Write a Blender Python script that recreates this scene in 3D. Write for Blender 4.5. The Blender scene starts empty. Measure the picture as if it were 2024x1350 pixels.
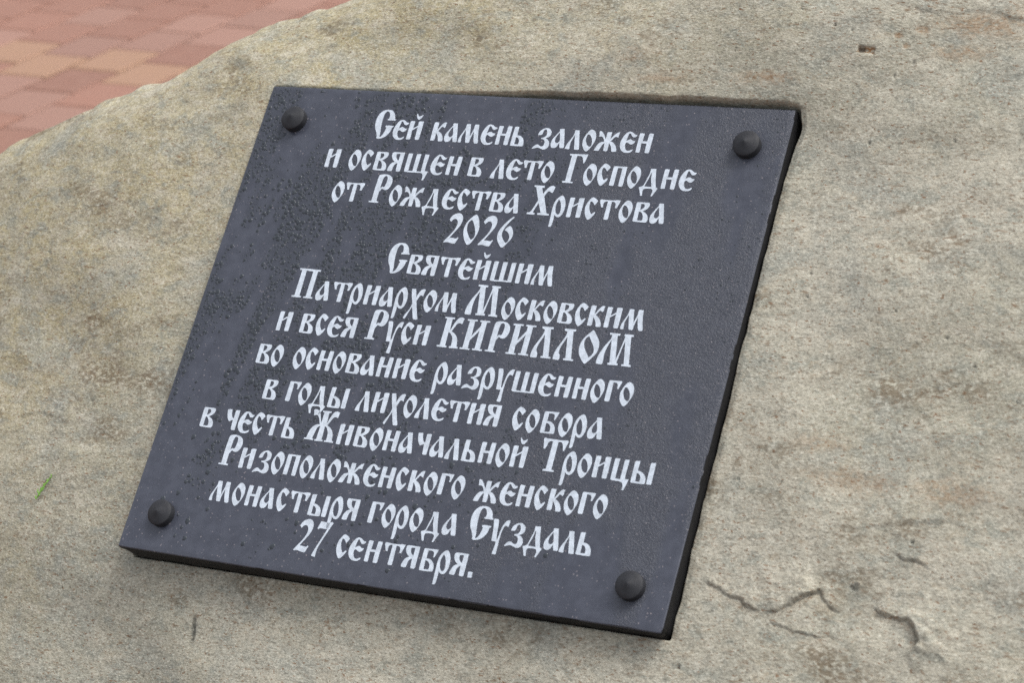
# -*- coding: utf-8 -*-
import bpy, bmesh, math, random
import numpy as np
from mathutils import Matrix, Vector

random.seed(7)
rng = np.random.default_rng(11)
C = bpy.context.scene.collection
SC = bpy.context.scene
R = math.radians

# ------------------------------------------------------------------ camera
PITCH = R(20.0)                      # looking down at a boulder lying in front
CAM_H = 1.27
F_PX = 4721.5                        # focal length for a 2024 px wide picture
cam_d = bpy.data.cameras.new("camera")
cam = bpy.data.objects.new("camera", cam_d)
C.objects.link(cam)
cam.location = (0, 0, CAM_H)
cam.rotation_euler = (math.pi / 2 - PITCH, 0, 0)
cam_d.sensor_fit = 'HORIZONTAL'
cam_d.sensor_width = 22.3
cam_d.lens = 22.3 * F_PX / 2024
cam_d.clip_start = 0.05
cam_d.clip_end = 500
cam_d.dof.use_dof = True
cam_d.dof.focus_distance = 1.99
cam_d.dof.aperture_fstop = 6.3
SC.camera = cam

# ------------------------------------------------------------------ light
SUN_EL, SUN_AZ = R(66), R(95)        # azimuth clockwise from +Y: high, over the right shoulder of the boulder
world = bpy.data.worlds.new("World")
SC.world = world
world.use_nodes = True
wn, wl = world.node_tree.nodes, world.node_tree.links
wn.clear()
sky = wn.new('ShaderNodeTexSky')
sky.sky_type = 'NISHITA'
sky.sun_disc = False
sky.sun_elevation = SUN_EL
sky.sun_rotation = SUN_AZ
sky.dust_density = 4.0
hs = wn.new('ShaderNodeHueSaturation')
hs.inputs['Saturation'].default_value = 0.28     # overcast: the blue is veiled
bg = wn.new('ShaderNodeBackground')
bg.inputs['Strength'].default_value = 0.14
wo = wn.new('ShaderNodeOutputWorld')
wl.new(sky.outputs[0], hs.inputs['Color'])
wl.new(hs.outputs[0], bg.inputs['Color'])
wl.new(bg.outputs[0], wo.inputs[0])

sun_d = bpy.data.lights.new("sun", 'SUN')
sun_d.energy = 1.1
sun_d.angle = R(28)
sun_d.color = (1.0, 0.98, 0.95)
sun = bpy.data.objects.new("sun", sun_d)
C.objects.link(sun)
sdir = Vector((math.sin(SUN_AZ) * math.cos(SUN_EL), math.cos(SUN_AZ) * math.cos(SUN_EL), math.sin(SUN_EL)))
sun.rotation_euler = sdir.to_track_quat('Z', 'Y').to_euler()
sun.location = sdir * 20

SC.view_settings.view_transform = 'Standard'
SC.view_settings.look = 'None'
SC.view_settings.gamma = 1
SC.view_settings.use_curve_mapping = False
SC.view_settings.exposure = 0.7
SC.cycles.use_denoising = False     # keep the stone's grain crisp

# ------------------------------------------------------------------ plaque frame (millimetres u right, v down, w outward)
PW, PH, PT = 500.0, 438.5, 24.0
r1 = np.array([0.87656046, 0.08864648, -0.47305766])
r2 = np.array([-0.26471843, 0.90966523, -0.32005207])
r2 = r2 - r1 * r1.dot(r2); r2 /= np.linalg.norm(r2)
nb = np.cross(r1, r2)
t0 = np.array([-0.42525991, -0.45666705, 4.26118572]) * 0.5
cp, sp = math.cos(PITCH), math.sin(PITCH)
cam2w = np.array([[1, 0, 0], [0, -sp, cp], [0, -cp, -sp]])      # camera x right, y down, z forward -> world
EX, EY, EZ = cam2w @ r1, -(cam2w @ r2), -(cam2w @ nb)
ORG = cam2w @ t0 + np.array([0, 0, CAM_H])
FRAME = Matrix(((EX[0], EY[0], EZ[0], ORG[0]), (EX[1], EY[1], EZ[1], ORG[1]), (EX[2], EY[2], EZ[2], ORG[2]), (0, 0, 0, 1)))
MM = 0.001


def loc(u, v, w):
    """millimetres in the plaque frame -> metres in the frame's local axes"""
    return np.stack([np.asarray(u, float) * MM, -np.asarray(v, float) * MM, np.asarray(w, float) * MM], axis=-1)


# ------------------------------------------------------------------ helpers
def link(name, me, mat=None, parent=None, mw=None):
    o = bpy.data.objects.new(name, me)
    C.objects.link(o)
    if mat: me.materials.append(mat)
    if parent: o.parent = parent
    if mw is not None: o.matrix_world = mw
    return o


def tag(o, label=None, cat=None, group=None, kind=None):
    if label: o['label'] = label
    if cat: o['category'] = cat
    if group: o['group'] = group
    if kind: o['kind'] = kind
    return o


def mesh_np(name, verts, quads=None, tris=None, smooth=True):
    me = bpy.data.meshes.new(name)
    me.vertices.add(len(verts))
    me.vertices.foreach_set('co', np.asarray(verts, np.float32).ravel())
    parts, starts, tot = [], [], 0
    if quads is not None and len(quads):
        parts.append(np.asarray(quads, np.int32).ravel()); starts.append(np.arange(len(quads)) * 4); tot = len(quads) * 4
    if tris is not None and len(tris):
        parts.append(np.asarray(tris, np.int32).ravel()); starts.append(tot + np.arange(len(tris)) * 3)
    li = np.concatenate(parts); ls = np.concatenate(starts)
    me.loops.add(len(li)); me.loops.foreach_set('vertex_index', li)
    me.polygons.add(len(ls)); me.polygons.foreach_set('loop_start', ls.astype(np.int32))
    me.polygons.foreach_set('use_smooth', np.full(len(ls), smooth))
    me.update(calc_edges=True); me.validate()
    return me


def vnoise(x, y, seed):
    """smooth value noise in -1..1"""
    r = np.random.default_rng(seed)
    tab = r.uniform(-1, 1, (256, 256))
    xi, yi = np.floor(x).astype(int), np.floor(y).astype(int)
    fx, fy = x - xi, y - yi
    fx = fx * fx * fx * (fx * (fx * 6 - 15) + 10); fy = fy * fy * fy * (fy * (fy * 6 - 15) + 10)
    a = tab[xi & 255, yi & 255]; b = tab[(xi + 1) & 255, yi & 255]
    c = tab[xi & 255, (yi + 1) & 255]; d = tab[(xi + 1) & 255, (yi + 1) & 255]
    return (a * (1 - fx) + b * fx) * (1 - fy) + (c * (1 - fx) + d * fx) * fy


def fbm(x, y, seed, octv=4, gain=0.5):
    s, a, n = 0, 1.0, 0
    for k in range(octv):
        ang = 0.6 * k
        xx = x * math.cos(ang) - y * math.sin(ang) + 17.3 * k; yy = x * math.sin(ang) + y * math.cos(ang) - 9.1 * k
        s = s + a * vnoise(xx * 2 ** k, yy * 2 ** k, seed + k); n += a; a *= gain
    return s / n


def sstep(a, b, x):
    t = np.clip((x - a) / (b - a), 0, 1)
    return t * t * (3 - 2 * t)


class NT:
    """tiny wrapper for node trees"""
    def __init__(self, name):
        self.m = bpy.data.materials.new(name); self.m.use_nodes = True
        self.n, self.l = self.m.node_tree.nodes, self.m.node_tree.links
        self.b = self.n['Principled BSDF']
        self.out = self.n['Material Output']

    def add(self, t, **kw):
        x = self.n.new(t)
        for k, v in kw.items(): setattr(x, k, v)
        return x

    def put(self, sock, v):
        if hasattr(v, 'is_linked') or isinstance(v, bpy.types.NodeSocket): self.l.new(v, sock)
        else: sock.default_value = v

    def coords(self, scale=(1, 1, 1), rot=(0, 0, 0), off=(0, 0, 0)):
        tc = self.add('ShaderNodeTexCoord'); mp = self.add('ShaderNodeMapping')
        mp.inputs['Scale'].default_value = scale; mp.inputs['Rotation'].default_value = rot; mp.inputs['Location'].default_value = off
        self.l.new(tc.outputs['Object'], mp.inputs[0]); return mp.outputs[0]

    def noise(self, vec, scale, detail=4, rough=0.55, dist=0.0):
        x = self.add('ShaderNodeTexNoise'); self.l.new(vec, x.inputs['Vector'])
        x.inputs['Scale'].default_value = scale; x.inputs['Detail'].default_value = detail
        x.inputs['Roughness'].default_value = rough; x.inputs['Distortion'].default_value = dist
        return x.outputs[0]

    def voro(self, vec, scale, feature='F1', out=0, rnd=1.0):
        x = self.add('ShaderNodeTexVoronoi', feature=feature); self.l.new(vec, x.inputs['Vector'])
        x.inputs['Scale'].default_value = scale; x.inputs['Randomness'].default_value = rnd
        return x.outputs[out]

    def ramp(self, v, a, b, lo=0.0, hi=1.0):
        x = self.add('ShaderNodeMapRange', interpolation_type='SMOOTHSTEP'); self.l.new(v, x.inputs[0])
        for i, q in enumerate((a, b, lo, hi)): x.inputs[i + 1].default_value = q
        return x.outputs[0]

    def math(self, op, a, b=None, clamp=False):
        x = self.add('ShaderNodeMath', operation=op); x.use_clamp = clamp
        self.put(x.inputs[0], a)
        if b is not None: self.put(x.inputs[1], b)
        return x.outputs[0]

    def mix(self, f, a, b, blend='MIX'):
        x = self.add('ShaderNodeMix', data_type='RGBA', blend_type=blend)
        self.put(x.inputs[0], f); self.put(x.inputs[6], a); self.put(x.inputs[7], b)
        return x.outputs[2]

    def attr(self, name):
        x = self.add('ShaderNodeAttribute'); x.attribute_name = name
        s = self.add('ShaderNodeSeparateColor'); self.l.new(x.outputs['Color'], s.inputs[0]); return s.outputs, x.outputs['Color']

    def bump(self, h, strength, dist, normal=None):
        x = self.add('ShaderNodeBump'); x.inputs['Strength'].default_value = strength; x.inputs['Distance'].default_value = dist
        self.l.new(h, x.inputs['Height'])
        if normal is not None: self.l.new(normal, x.inputs['Normal'])
        return x.outputs[0]


def rgb(r, g, b): return (r, g, b, 1.0)


# ------------------------------------------------------------------ materials
def mat_rock():
    t = NT('sandstone')
    iso = t.coords()
    flow = t.coords(scale=(0.8, 1.12, 1.0), rot=(0, 0, R(-18)))       # bedding: flecks drawn out along the slab
    flow2 = t.coords(scale=(0.62, 1.2, 1.0), rot=(0, 0, R(-9)), off=(2.2, 0.4, 0))
    at, _ = t.attr('tint')                                            # R rust, G dark mineral and painted shade, B ochre zone
    big = t.noise(iso, 5.0, 5, 0.6)
    mid = t.noise(flow, 32, 6, 0.65, 0.3)
    fine = t.noise(flow, 260, 3, 0.6, 0.2)
    grain = t.noise(flow2, 640, 2, 0.6)
    dust = t.noise(t.coords(off=(5, 5, 5)), 1050, 1, 0.5)
    col = t.mix(t.ramp(big, 0.36, 0.66), rgb(0.361, 0.343, 0.265), rgb(0.432, 0.404, 0.324))
    ochre = t.math('MULTIPLY', at[2], t.ramp(mid, 0.28, 0.66, 0.2, 1.0))
    col = t.mix(t.math('MULTIPLY', ochre, 0.88), col, rgb(0.392, 0.332, 0.181))
    m1 = t.noise(t.coords(scale=(0.75, 1.15, 1), rot=(0, 0, R(-14)), off=(1.3, 6.1, 0)), 62, 5, 0.66, 0.4)
    m2 = t.noise(t.coords(scale=(0.7, 1.2, 1), rot=(0, 0, R(-20)), off=(9.3, 2.1, 0)), 88, 5, 0.68, 0.4)
    col = t.mix(t.ramp(m1, 0.50, 0.66, 0, 0.75), col, rgb(0.252, 0.261, 0.219))      # grey-green mottles
    col = t.mix(t.ramp(m1, 0.48, 0.34, 0, 0.60), col, rgb(0.506, 0.466, 0.368))      # cream mottles
    col = t.mix(t.ramp(m2, 0.56, 0.70, 0, 0.40), col, rgb(0.313, 0.235, 0.142))      # tawny mottles
    blue = t.math('MULTIPLY', t.ramp(t.noise(t.coords(off=(3.1, 1.7, 0)), 13, 5, 0.62, 0.5), 0.50, 0.68), 0.6)
    col = t.mix(blue, col, rgb(0.268, 0.278, 0.243))
    pale = t.math('MULTIPLY', t.ramp(t.noise(t.coords(off=(7, 2, 1), scale=(0.6, 1.2, 1)), 40, 5, 0.65), 0.52, 0.72), 0.45)
    col = t.mix(pale, col, rgb(0.495, 0.472, 0.389))
    # light and dark grains
    col = t.mix(t.ramp(fine, 0.53, 0.70, 0, 0.42), col, rgb(0.569, 0.544, 0.450))
    col = t.mix(t.ramp(fine, 0.46, 0.30, 0, 0.40), col, rgb(0.165, 0.152, 0.122))
    col = t.mix(t.ramp(grain, 0.54, 0.68, 0, 0.48), col, rgb(0.683, 0.659, 0.559))
    col = t.mix(t.ramp(grain, 0.45, 0.32, 0, 0.55), col, rgb(0.125, 0.115, 0.092))
    col = t.mix(t.ramp(dust, 0.56, 0.75, 0, 0.30), col, rgb(0.751, 0.723, 0.613))
    col = t.mix(t.ramp(dust, 0.43, 0.26, 0, 0.30), col, rgb(0.10, 0.09, 0.075))
    # rusty flecks, single grains and clusters
    rz = t.ramp(t.noise(iso, 18, 4, 0.65), 0.40, 0.66)
    r1_ = t.math('MULTIPLY', t.ramp(t.noise(t.coords(scale=(0.5, 1.5, 1), off=(1, 5, 2)), 190, 4, 0.7), 0.57, 0.66), rz)
    col = t.mix(t.math('MULTIPLY', r1_, 0.78), col, rgb(0.185, 0.110, 0.060))
    r2_ = t.ramp(t.noise(t.coords(scale=(0.6, 1.4, 1), off=(8, 3, 2)), 430, 2, 0.6), 0.625, 0.68)
    col = t.mix(t.math('MULTIPLY', r2_, 0.85), col, rgb(0.195, 0.108, 0.058))
    r3_ = t.ramp(t.noise(t.coords(scale=(0.55, 1.5, 1), rot=(0, 0, R(-10)), off=(6, 7, 3)), 240, 3, 0.62), 0.56, 0.66)
    col = t.mix(t.math('MULTIPLY', r3_, 0.36), col, rgb(0.135, 0.128, 0.104))
    # brownish dirt patches
    d1 = t.math('MULTIPLY', t.ramp(t.noise(t.coords(scale=(0.7, 1.2, 1), off=(4, 4, 4)), 17, 6, 0.68), 0.53, 0.70), t.ramp(fine, 0.62, 0.44))
    col = t.mix(t.math('MULTIPLY', d1, 0.72), col, rgb(0.15, 0.11, 0.068))
    # mapped stains, plus the shade painted into gap and cracks
    col = t.mix(t.math('MULTIPLY', at[0], t.ramp(fine, 0.38, 0.54, 0.15, 1.0)), col, rgb(0.273, 0.144, 0.060))
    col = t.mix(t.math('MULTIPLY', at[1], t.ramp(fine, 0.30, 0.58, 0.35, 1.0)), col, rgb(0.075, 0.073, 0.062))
    # small pits
    pit = t.ramp(t.voro(t.coords(scale=(0.75, 1.2, 1)), 75), 0.06, 0.03)
    pit = t.math('MULTIPLY', pit, t.ramp(t.noise(iso, 33, 2), 0.48, 0.58))
    col = t.mix(t.math('MULTIPLY', pit, 0.85), col, rgb(0.055, 0.035, 0.022))
    t.l.new(col, t.b.inputs['Base Color'])
    t.b.inputs['Roughness'].default_value = 0.9
    t.b.inputs['Specular IOR Level'].default_value = 0.2
    h = t.math('ADD', t.math('MULTIPLY', fine, 0.8), t.math('MULTIPLY', grain, 0.4))
    h = t.math('SUBTRACT', h, t.math('MULTIPLY', pit, 0.8))
    n1 = t.bump(mid, 0.10, 0.004)
    n2 = t.bump(h, 0.55, 0.0015, n1)
    t.l.new(n2, t.b.inputs['Normal'])
    return t.m


def mat_slab():
    t = NT('polished_granite')
    iso = t.coords()
    at, _ = t.attr('wet')                                             # R: fine mist of water
    n = t.noise(iso, 90, 4, 0.6)
    col = t.mix(t.ramp(n, 0.35, 0.65), rgb(0.053, 0.058, 0.077), rgb(0.066, 0.072, 0.094))
    sp = t.ramp(t.voro(iso, 300), 0.24, 0.12)
    sel = t.ramp(t.noise(t.coords(off=(2, 9, 4)), 330, 2), 0.50, 0.58)
    col = t.mix(t.math('MULTIPLY', t.math('MULTIPLY', sp, sel), 0.85), col, rgb(0.26, 0.235, 0.245))
    col = t.mix(t.math('MULTIPLY', at[1], 0.42), col, rgb(0.032, 0.037, 0.047))     # film of water between the beads
    geo = t.add('ShaderNodeNewGeometry')
    t.l.new(col, t.b.inputs['Base Color'])
    ro = t.math('ADD', t.ramp(n, 0.3, 0.7, 0.20, 0.30), t.math('MULTIPLY', at[0], 0.12))
    t.l.new(ro, t.b.inputs['Roughness'])
    t.b.inputs['Specular IOR Level'].default_value = 0.62
    mist = t.math('MULTIPLY', t.noise(iso, 650, 3, 0.7), at[0])
    b1 = t.bump(mist, 0.8, 0.0012)
    b2 = t.bump(t.noise(iso, 240, 2), 0.03, 0.001, b1)
    t.l.new(b2, t.b.inputs['Normal'])
    return t.m


def mat_simple(name, col, rough, spec=0.5, bump=None):
    t = NT(name)
    iso = t.coords()
    n = t.noise(iso, 260, 4, 0.6)
    dk = tuple(c * 0.86 for c in col); lt = tuple(min(1, c * 1.1) for c in col)
    t.l.new(t.mix(t.ramp(n, 0.3, 0.7), rgb(*dk), rgb(*lt)), t.b.inputs['Base Color'])
    t.b.inputs['Roughness'].default_value = rough
    t.b.inputs['Specular IOR Level'].default_value = spec
    if bump: t.l.new(t.bump(t.noise(iso, bump[0], 3), bump[1], bump[2]), t.b.inputs['Normal'])
    return t.m


def mat_brick():
    t = NT('clay_pavers')
    at, colr = t.attr('tone')
    iso = t.coords()
    n = t.noise(iso, 30, 5, 0.65); f = t.noise(iso, 300, 3, 0.6)
    c = t.mix(t.ramp(n, 0.35, 0.7, 0, 0.30), colr, rgb(0.275, 0.16, 0.12))
    c = t.mix(t.ramp(f, 0.45, 0.25, 0, 0.3), c, rgb(0.20, 0.09, 0.07))
    t.l.new(c, t.b.inputs['Base Color'])
    t.b.inputs['Roughness'].default_value = 0.75
    t.b.inputs['Specular IOR Level'].default_value = 0.4
    t.l.new(t.bump(f, 0.3, 0.002), t.b.inputs['Normal'])
    return t.m


M_ROCK, M_SLAB, M_BRICK = mat_rock(), mat_slab(), mat_brick()
M_TEXT = mat_simple('white_engraving_paint', (0.56, 0.62, 0.69), 0.6, 0.3, (900, 0.25, 0.0006))
M_SAWN = mat_simple('sawn_granite_side', (0.010, 0.010, 0.011), 0.6, 0.25, (300, 0.3, 0.001))
M_CAP = mat_simple('dark_grey_cap_plastic', (0.025, 0.026, 0.030), 0.6, 0.3, (400, 0.08, 0.0005))
M_WATER = NT('water_on_granite')
M_WATER.b.inputs['Base Color'].default_value = rgb(0.047, 0.054, 0.063)
M_WATER.b.inputs['Roughness'].default_value = 0.12
M_WATER.b.inputs['IOR'].default_value = 1.33
M_WATER = M_WATER.m
M_GREEN = mat_simple('conifer_green', (0.16, 0.34, 0.045), 0.55)
M_JOINT = mat_simple('joint_sand', (0.085, 0.060, 0.047), 0.95, 0.1)

# ------------------------------------------------------------------ paving
g = bmesh.new()
for x, y in ((-60, -40), (60, -40), (60, 90), (-60, 90)): g.verts.new((x, y, -0.012))
g.faces.new(g.verts)
me = bpy.data.meshes.new('ground'); g.to_mesh(me); g.free()
tag(link('ground', me, M_JOINT), kind='structure')

ANG = math.atan2(0.285, 0.100)       # direction of the brick courses on the ground
ca, sa = math.cos(ANG), math.sin(ANG)
LB_, WB_, GAP = 0.205, 0.130, 0.0065
vv, qq, tone = [], [], []
c0 = np.array([-1.25, 5.4])
for j in range(-50, 62):
    for i in range(-34, 32):
        a0 = (i + (0.5 if j % 2 else 0.0)) * LB_ + random.uniform(-.002, .002); b0 = j * WB_
        a1, b1 = a0 + LB_ - GAP, b0 + WB_ - GAP
        cx = c0[0] + (a0 + LB_ / 2) * ca + (b0 + WB_ / 2) * sa; cy = c0[1] + (a0 + LB_ / 2) * sa - (b0 + WB_ / 2) * ca
        if cy < 2.9 and cx > -1.4: continue              # bare bed made up in front of the boulder, keeps red bounce off it
        base = len(vv); dz = random.uniform(-.0012, .0012); ch = 0.004
        for (ia, z) in ((0, -0.011), (0, -0.004), (ch, 0.0)):
            for a, b in ((a0 + ia, b0 + ia), (a1 - ia, b0 + ia), (a1 - ia, b1 - ia), (a0 + ia, b1 - ia)):
                vv.append((c0[0] + a * ca + b * sa, c0[1] + a * sa - b * ca, z + dz))
        for l in (0, 4):
            for k in range(4):
                qq.append((base + l + (k + 1) % 4, base + l + k, base + l + 4 + k, base + l + 4 + (k + 1) % 4))
        qq.append((base + 11, base + 10, base + 9, base + 8))
        s = (i + (0.5 if j % 2 else 0.0)) * LB_
        rr = random.random()
        if -0.15 < s + random.uniform(-.02, .02) < 0.06: col = (0.30, 0.175, 0.11) if rr < .75 else (0.215, 0.128, 0.084)
        else:
            k = random.uniform(0.88, 1.10)
            col = (0.244 * k, 0.121 * k, 0.086 * k) if rr > .25 else (0.260 * k, 0.143 * k, 0.108 * k)
        tone += [col + (1,)] * 12
me = mesh_np('paving', vv, qq, smooth=False)
ca_ = me.color_attributes.new('tone', 'FLOAT_COLOR', 'POINT')
ca_.data.foreach_set('color', np.array(tone, np.float32).ravel())
tag(link('paving', me, M_BRICK), kind='structure')

# ------------------------------------------------------------------ boulder
CTRL = np.array([
    (0, 438, -25), (125, 442, -23), (250, 445, -21), (380, 442, -17.5), (500, 440, -14.5), (506, 330, -10.5), (505, 220, -7.5), (505, 110, -5.5), (508, 10, -4),
    (500, -14, 5), (420, -13, 5), (330, -12, 4), (240, -10, 2), (165, -8, -0.5), (80, -6, -1.8), (0, -4, -2.0), (-6, 110, -5), (-8, 220, -9), (-8, 330, -16),
    (-200, 440, -42), (-260, 230, -40), (-160, 110, -16), (-110, 30, -14), (20, -60, -9), (150, -150, -6), (300, -200, 6), (620, -120, 6), (700, 20, 0), (760, 438, -20), (800, 250, -10),
    (250, 600, -38), (600, 600, -32), (-120, 620, -60), (250, 900, -90), (800, 900, -90), (-400, 700, -110), (900, -200, -10), (600, -330, -10), (1000, 300, -50)], float)


def tps(P):
    d = np.linalg.norm(P[:, None, :2] - P[None, :, :2], axis=2)
    K = np.where(d > 0, d * d * np.log(d + 1e-9), 0) + np.eye(len(P)) * 60.0
    Q = np.c_[np.ones(len(P)), P[:, :2] / 100.0]
    A = np.block([[K, Q], [Q.T, np.zeros((3, 3))]])
    s = np.linalg.solve(A, np.r_[P[:, 2], np.zeros(3)])
    def f(u, v):
        out = s[-3] + s[-2] * u / 100.0 + s[-1] * v / 100.0
        for k in range(len(P)):
            d2 = (u - P[k, 0]) ** 2 + (v - P[k, 1]) ** 2
            out = out + s[k] * 0.5 * d2 * np.log(d2 + 1e-9)
        return out
    return f


base_w = tps(CTRL)
OUTL = np.array([(-700, 300), (-560, 196), (-398, 84), (-336, 34), (-274, 10), (-212, -12), (-186, -24), (-161, -37), (-131, -57), (-103, -77), (-65, -96), (-27, -107), (16, -117), (56, -130), (108, -160), (165, -215),
                 (300, -300), (500, -380), (750, -350), (950, -200), (1050, 100), (1050, 500), (980, 900), (800, 1150), (300, 1250), (-200, 1150), (-560, 850), (-720, 520)], float)


def axis(dense0, dense1, step, lo, hi, extra=()):
    a = list(np.arange(dense0, dense1, step))
    s, x = step, dense0
    L = []
    while x > lo: s = min(s * 1.12, 22); x -= s; L.append(x)
    s, x = step, a[-1]
    H = []
    while x < hi: s = min(s * 1.12, 22); x += s; H.append(x)
    r = np.array(sorted(L[::-1] + a + H))
    for e in extra: r[np.argmin(abs(r - e))] = e
    return r


us = axis(-372, 790, 1.55, -900, 1400, (0.8, PW + 2.4, PW + 3.0))
us = np.unique(np.r_[us, [(a + b) / 2 for a, b in zip(us, us[1:]) if a > 506 and b < 722]])
vs = axis(-128, 590, 1.55, -720, 1600, (-2.6, -2.0, PH - 0.8))
vs = np.unique(np.r_[vs, -2.3])
vs = np.unique(np.r_[vs, [(a + b) / 2 for a, b in zip(vs, vs[1:]) if a > 340 and b < 428]])
U, V = np.meshgrid(us, vs, indexing='ij')
# signed distance to outline (positive inside) and nearest point, edge line wobbling
wob = fbm(U / 70, V / 70, 50, 4) * 9 + fbm(U / 14, V / 14, 57, 2) * 1.6
D2 = np.full(U.shape, 1e18); NU = U.copy(); NV = V.copy(); inside = np.zeros(U.shape, bool)
for k in range(len(OUTL)):
    a, b = OUTL[k], OUTL[(k + 1) % len(OUTL)]
    ab = b - a
    tt = np.clip(((U - a[0]) * ab[0] + (V - a[1]) * ab[1]) / ab.dot(ab), 0, 1)
    pu, pv = a[0] + tt * ab[0], a[1] + tt * ab[1]
    d2 = (U - pu) ** 2 + (V - pv) ** 2
    m = d2 < D2
    D2[m] = d2[m]; NU[m] = pu[m]; NV[m] = pv[m]
    cr = ((a[1] > V) != (b[1] > V)) & (U < (b[0] - a[0]) * (V - a[1]) / (b[1] - a[1] + 1e-12) + a[0])
    inside ^= cr
wob += 5.5 * sstep(-226, -223, U) * sstep(-150, -205, U) * (V < 120)     # a small broken step on the rim
D = np.sqrt(D2) * np.where(inside, 1, -1) + wob
BW = base_w(np.clip(U, -700, 1150), np.clip(V, -480, 1300))
# distance from the plaque rectangle (0 inside)
du = np.maximum(np.maximum(-U, U - PW), 0); dv = np.maximum(np.maximum(-V, V - PH), 0)
dp = np.hypot(du, dv)
near = sstep(2, 70, dp)
rough = fbm(U / 160, V / 130, 3, 3) * 8 * near
rough += fbm(U / 42, V / 26, 13, 4) * (0.35 + 0.75 * near)
flk = fbm(U / 19 + V / 60, V / 9, 23, 3)
rough += flk * (0.07 + 0.10 * near)
# thin flaky bedding: quantised terraces
q = fbm(U / 75 + 3, V / 38, 31, 4) * 5
rough += (np.floor(q) + sstep(0.0, 0.16, q - np.floor(q)) - q) * 0.13 * (0.3 + 0.7 * near)
rough += fbm(U / 5.5, V / 4.4, 41, 2) * 0.12
W = BW + rough
tint = np.zeros(U.shape + (4,), np.float32); tint[..., 3] = 1


def seg_dist(pl, jitter=2.4):
    best = np.full(U.shape, 1e9); side = np.zeros(U.shape); tpar = np.zeros(U.shape)
    n = len(pl) - 1
    jx = U + fbm(U / 7, V / 7, 71, 4, 0.6) * jitter; jy = V + fbm(U / 7, V / 7, 77, 4, 0.6) * jitter
    for k in range(n):
        a, b = np.array(pl[k], float), np.array(pl[k + 1], float); ab = b - a; L = np.hypot(*ab)
        tt = np.clip(((jx - a[0]) * ab[0] + (jy - a[1]) * ab[1]) / (L * L), 0, 1)
        d = np.hypot(jx - a[0] - tt * ab[0], jy - a[1] - tt * ab[1])
        s = (ab[0] * (jy - a[1]) - ab[1] * (jx - a[0])) / L
        m = d < best
        best[m] = d[m]; side[m] = s[m]; tpar[m] = (k + tt[m]) / n
    return best, side, tpar


def ledge(pl, up, groove, reach, dark=0.0):
    """a scaled-off flake: the stone above the line stands proud, a thin dark crack runs under its lip"""
    global W
    up *= 0.75; groove *= 0.8; dark *= 0.65
    d, s, t = seg_dist(pl)
    env = sstep(0.0, 0.22, t) * sstep(1.0, 0.78, t) * (0.55 + 0.45 * fbm(U / 9, V / 9, 73, 2))
    sd = np.where(s < 0, -d, d)
    step = sstep(1.9, -1.9, sd)                          # 1 above the line, 0 below
    W = W + env * (step * up * np.exp(-d / reach) - (1 - step) * up * 0.3 * np.exp(-d / (reach * 0.8)))
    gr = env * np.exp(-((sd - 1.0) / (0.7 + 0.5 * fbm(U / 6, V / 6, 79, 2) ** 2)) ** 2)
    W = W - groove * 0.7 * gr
    tint[..., 1] = np.maximum(tint[..., 1], dark * gr)  # shade under the lip painted in as a dark line
    tint[..., 0] = np.maximum(tint[..., 0], dark * 0.45 * env * np.exp(-((sd - 2.5) / 3.0) ** 2))


ledge([(515, 390), (526, 393), (539, 398), (552, 402), (562, 406), (570, 409)], 4.5, 2.2, 16, 0.75)
ledge([(570, 409), (577, 405), (584, 401), (594, 395), (602, 389), (612, 384)], 6.0, 3.0, 20, 0.85)
ledge([(603, 382), (610, 388), (615, 393), (621, 397), (628, 400)], 3.0, 2.0, 10, 0.7)
ledge([(648, 389), (655, 394), (661, 396), (670, 397), (677, 398), (684, 403), (688, 411), (685, 418), (679, 422)], 7.0, 3.2, 20, 0.85)
ledge([(652, 349), (661, 352), (667, 354), (673, 354), (680, 356), (690, 358)], 2.2, 1.6, 9, 0.55)
ledge([(570, 410), (578, 414), (592, 418), (608, 420), (625, 419), (640, 412)], 2.2, 1.5, 10, 0.4)
ledge([(600, 335), (622, 338), (650, 330), (690, 322), (730, 330)], 1.8, 0.7, 14, 0.15)
ledge([(330, -62), (322, -52), (326, -40), (331, -30)], 0.4, 1.2, 4, 0.6)
ledge([(560, -95), (600, -88), (640, -92), (690, -80)], 2.0, 0.8, 14, 0.2)
ledge([(-190, 330), (-150, 322), (-110, 330), (-70, 318)], 1.6, 0.3, 18, 0.1)


def spot(u, v, ru, rv, ch, amt, depth=0.0, rot=0.0, soft=0.55, sq=2.0):
    global W
    c_, s_ = math.cos(rot), math.sin(rot)
    jx = U - u + fbm(U / 5, V / 5, 91, 2) * min(ru, rv) * 0.35; jy = V - v + fbm(U / 5, V / 5, 97, 2) * min(ru, rv) * 0.35
    x = (jx * c_ + jy * s_) / ru; y = (-jx * s_ + jy * c_) / rv
    r = (abs(x) ** sq + abs(y) ** sq) ** (1 / sq)
    f = sstep(1.0, soft, r)
    if ch is not None: tint[..., ch] = np.maximum(tint[..., ch], amt * f)
    W = W - depth * f


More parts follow.
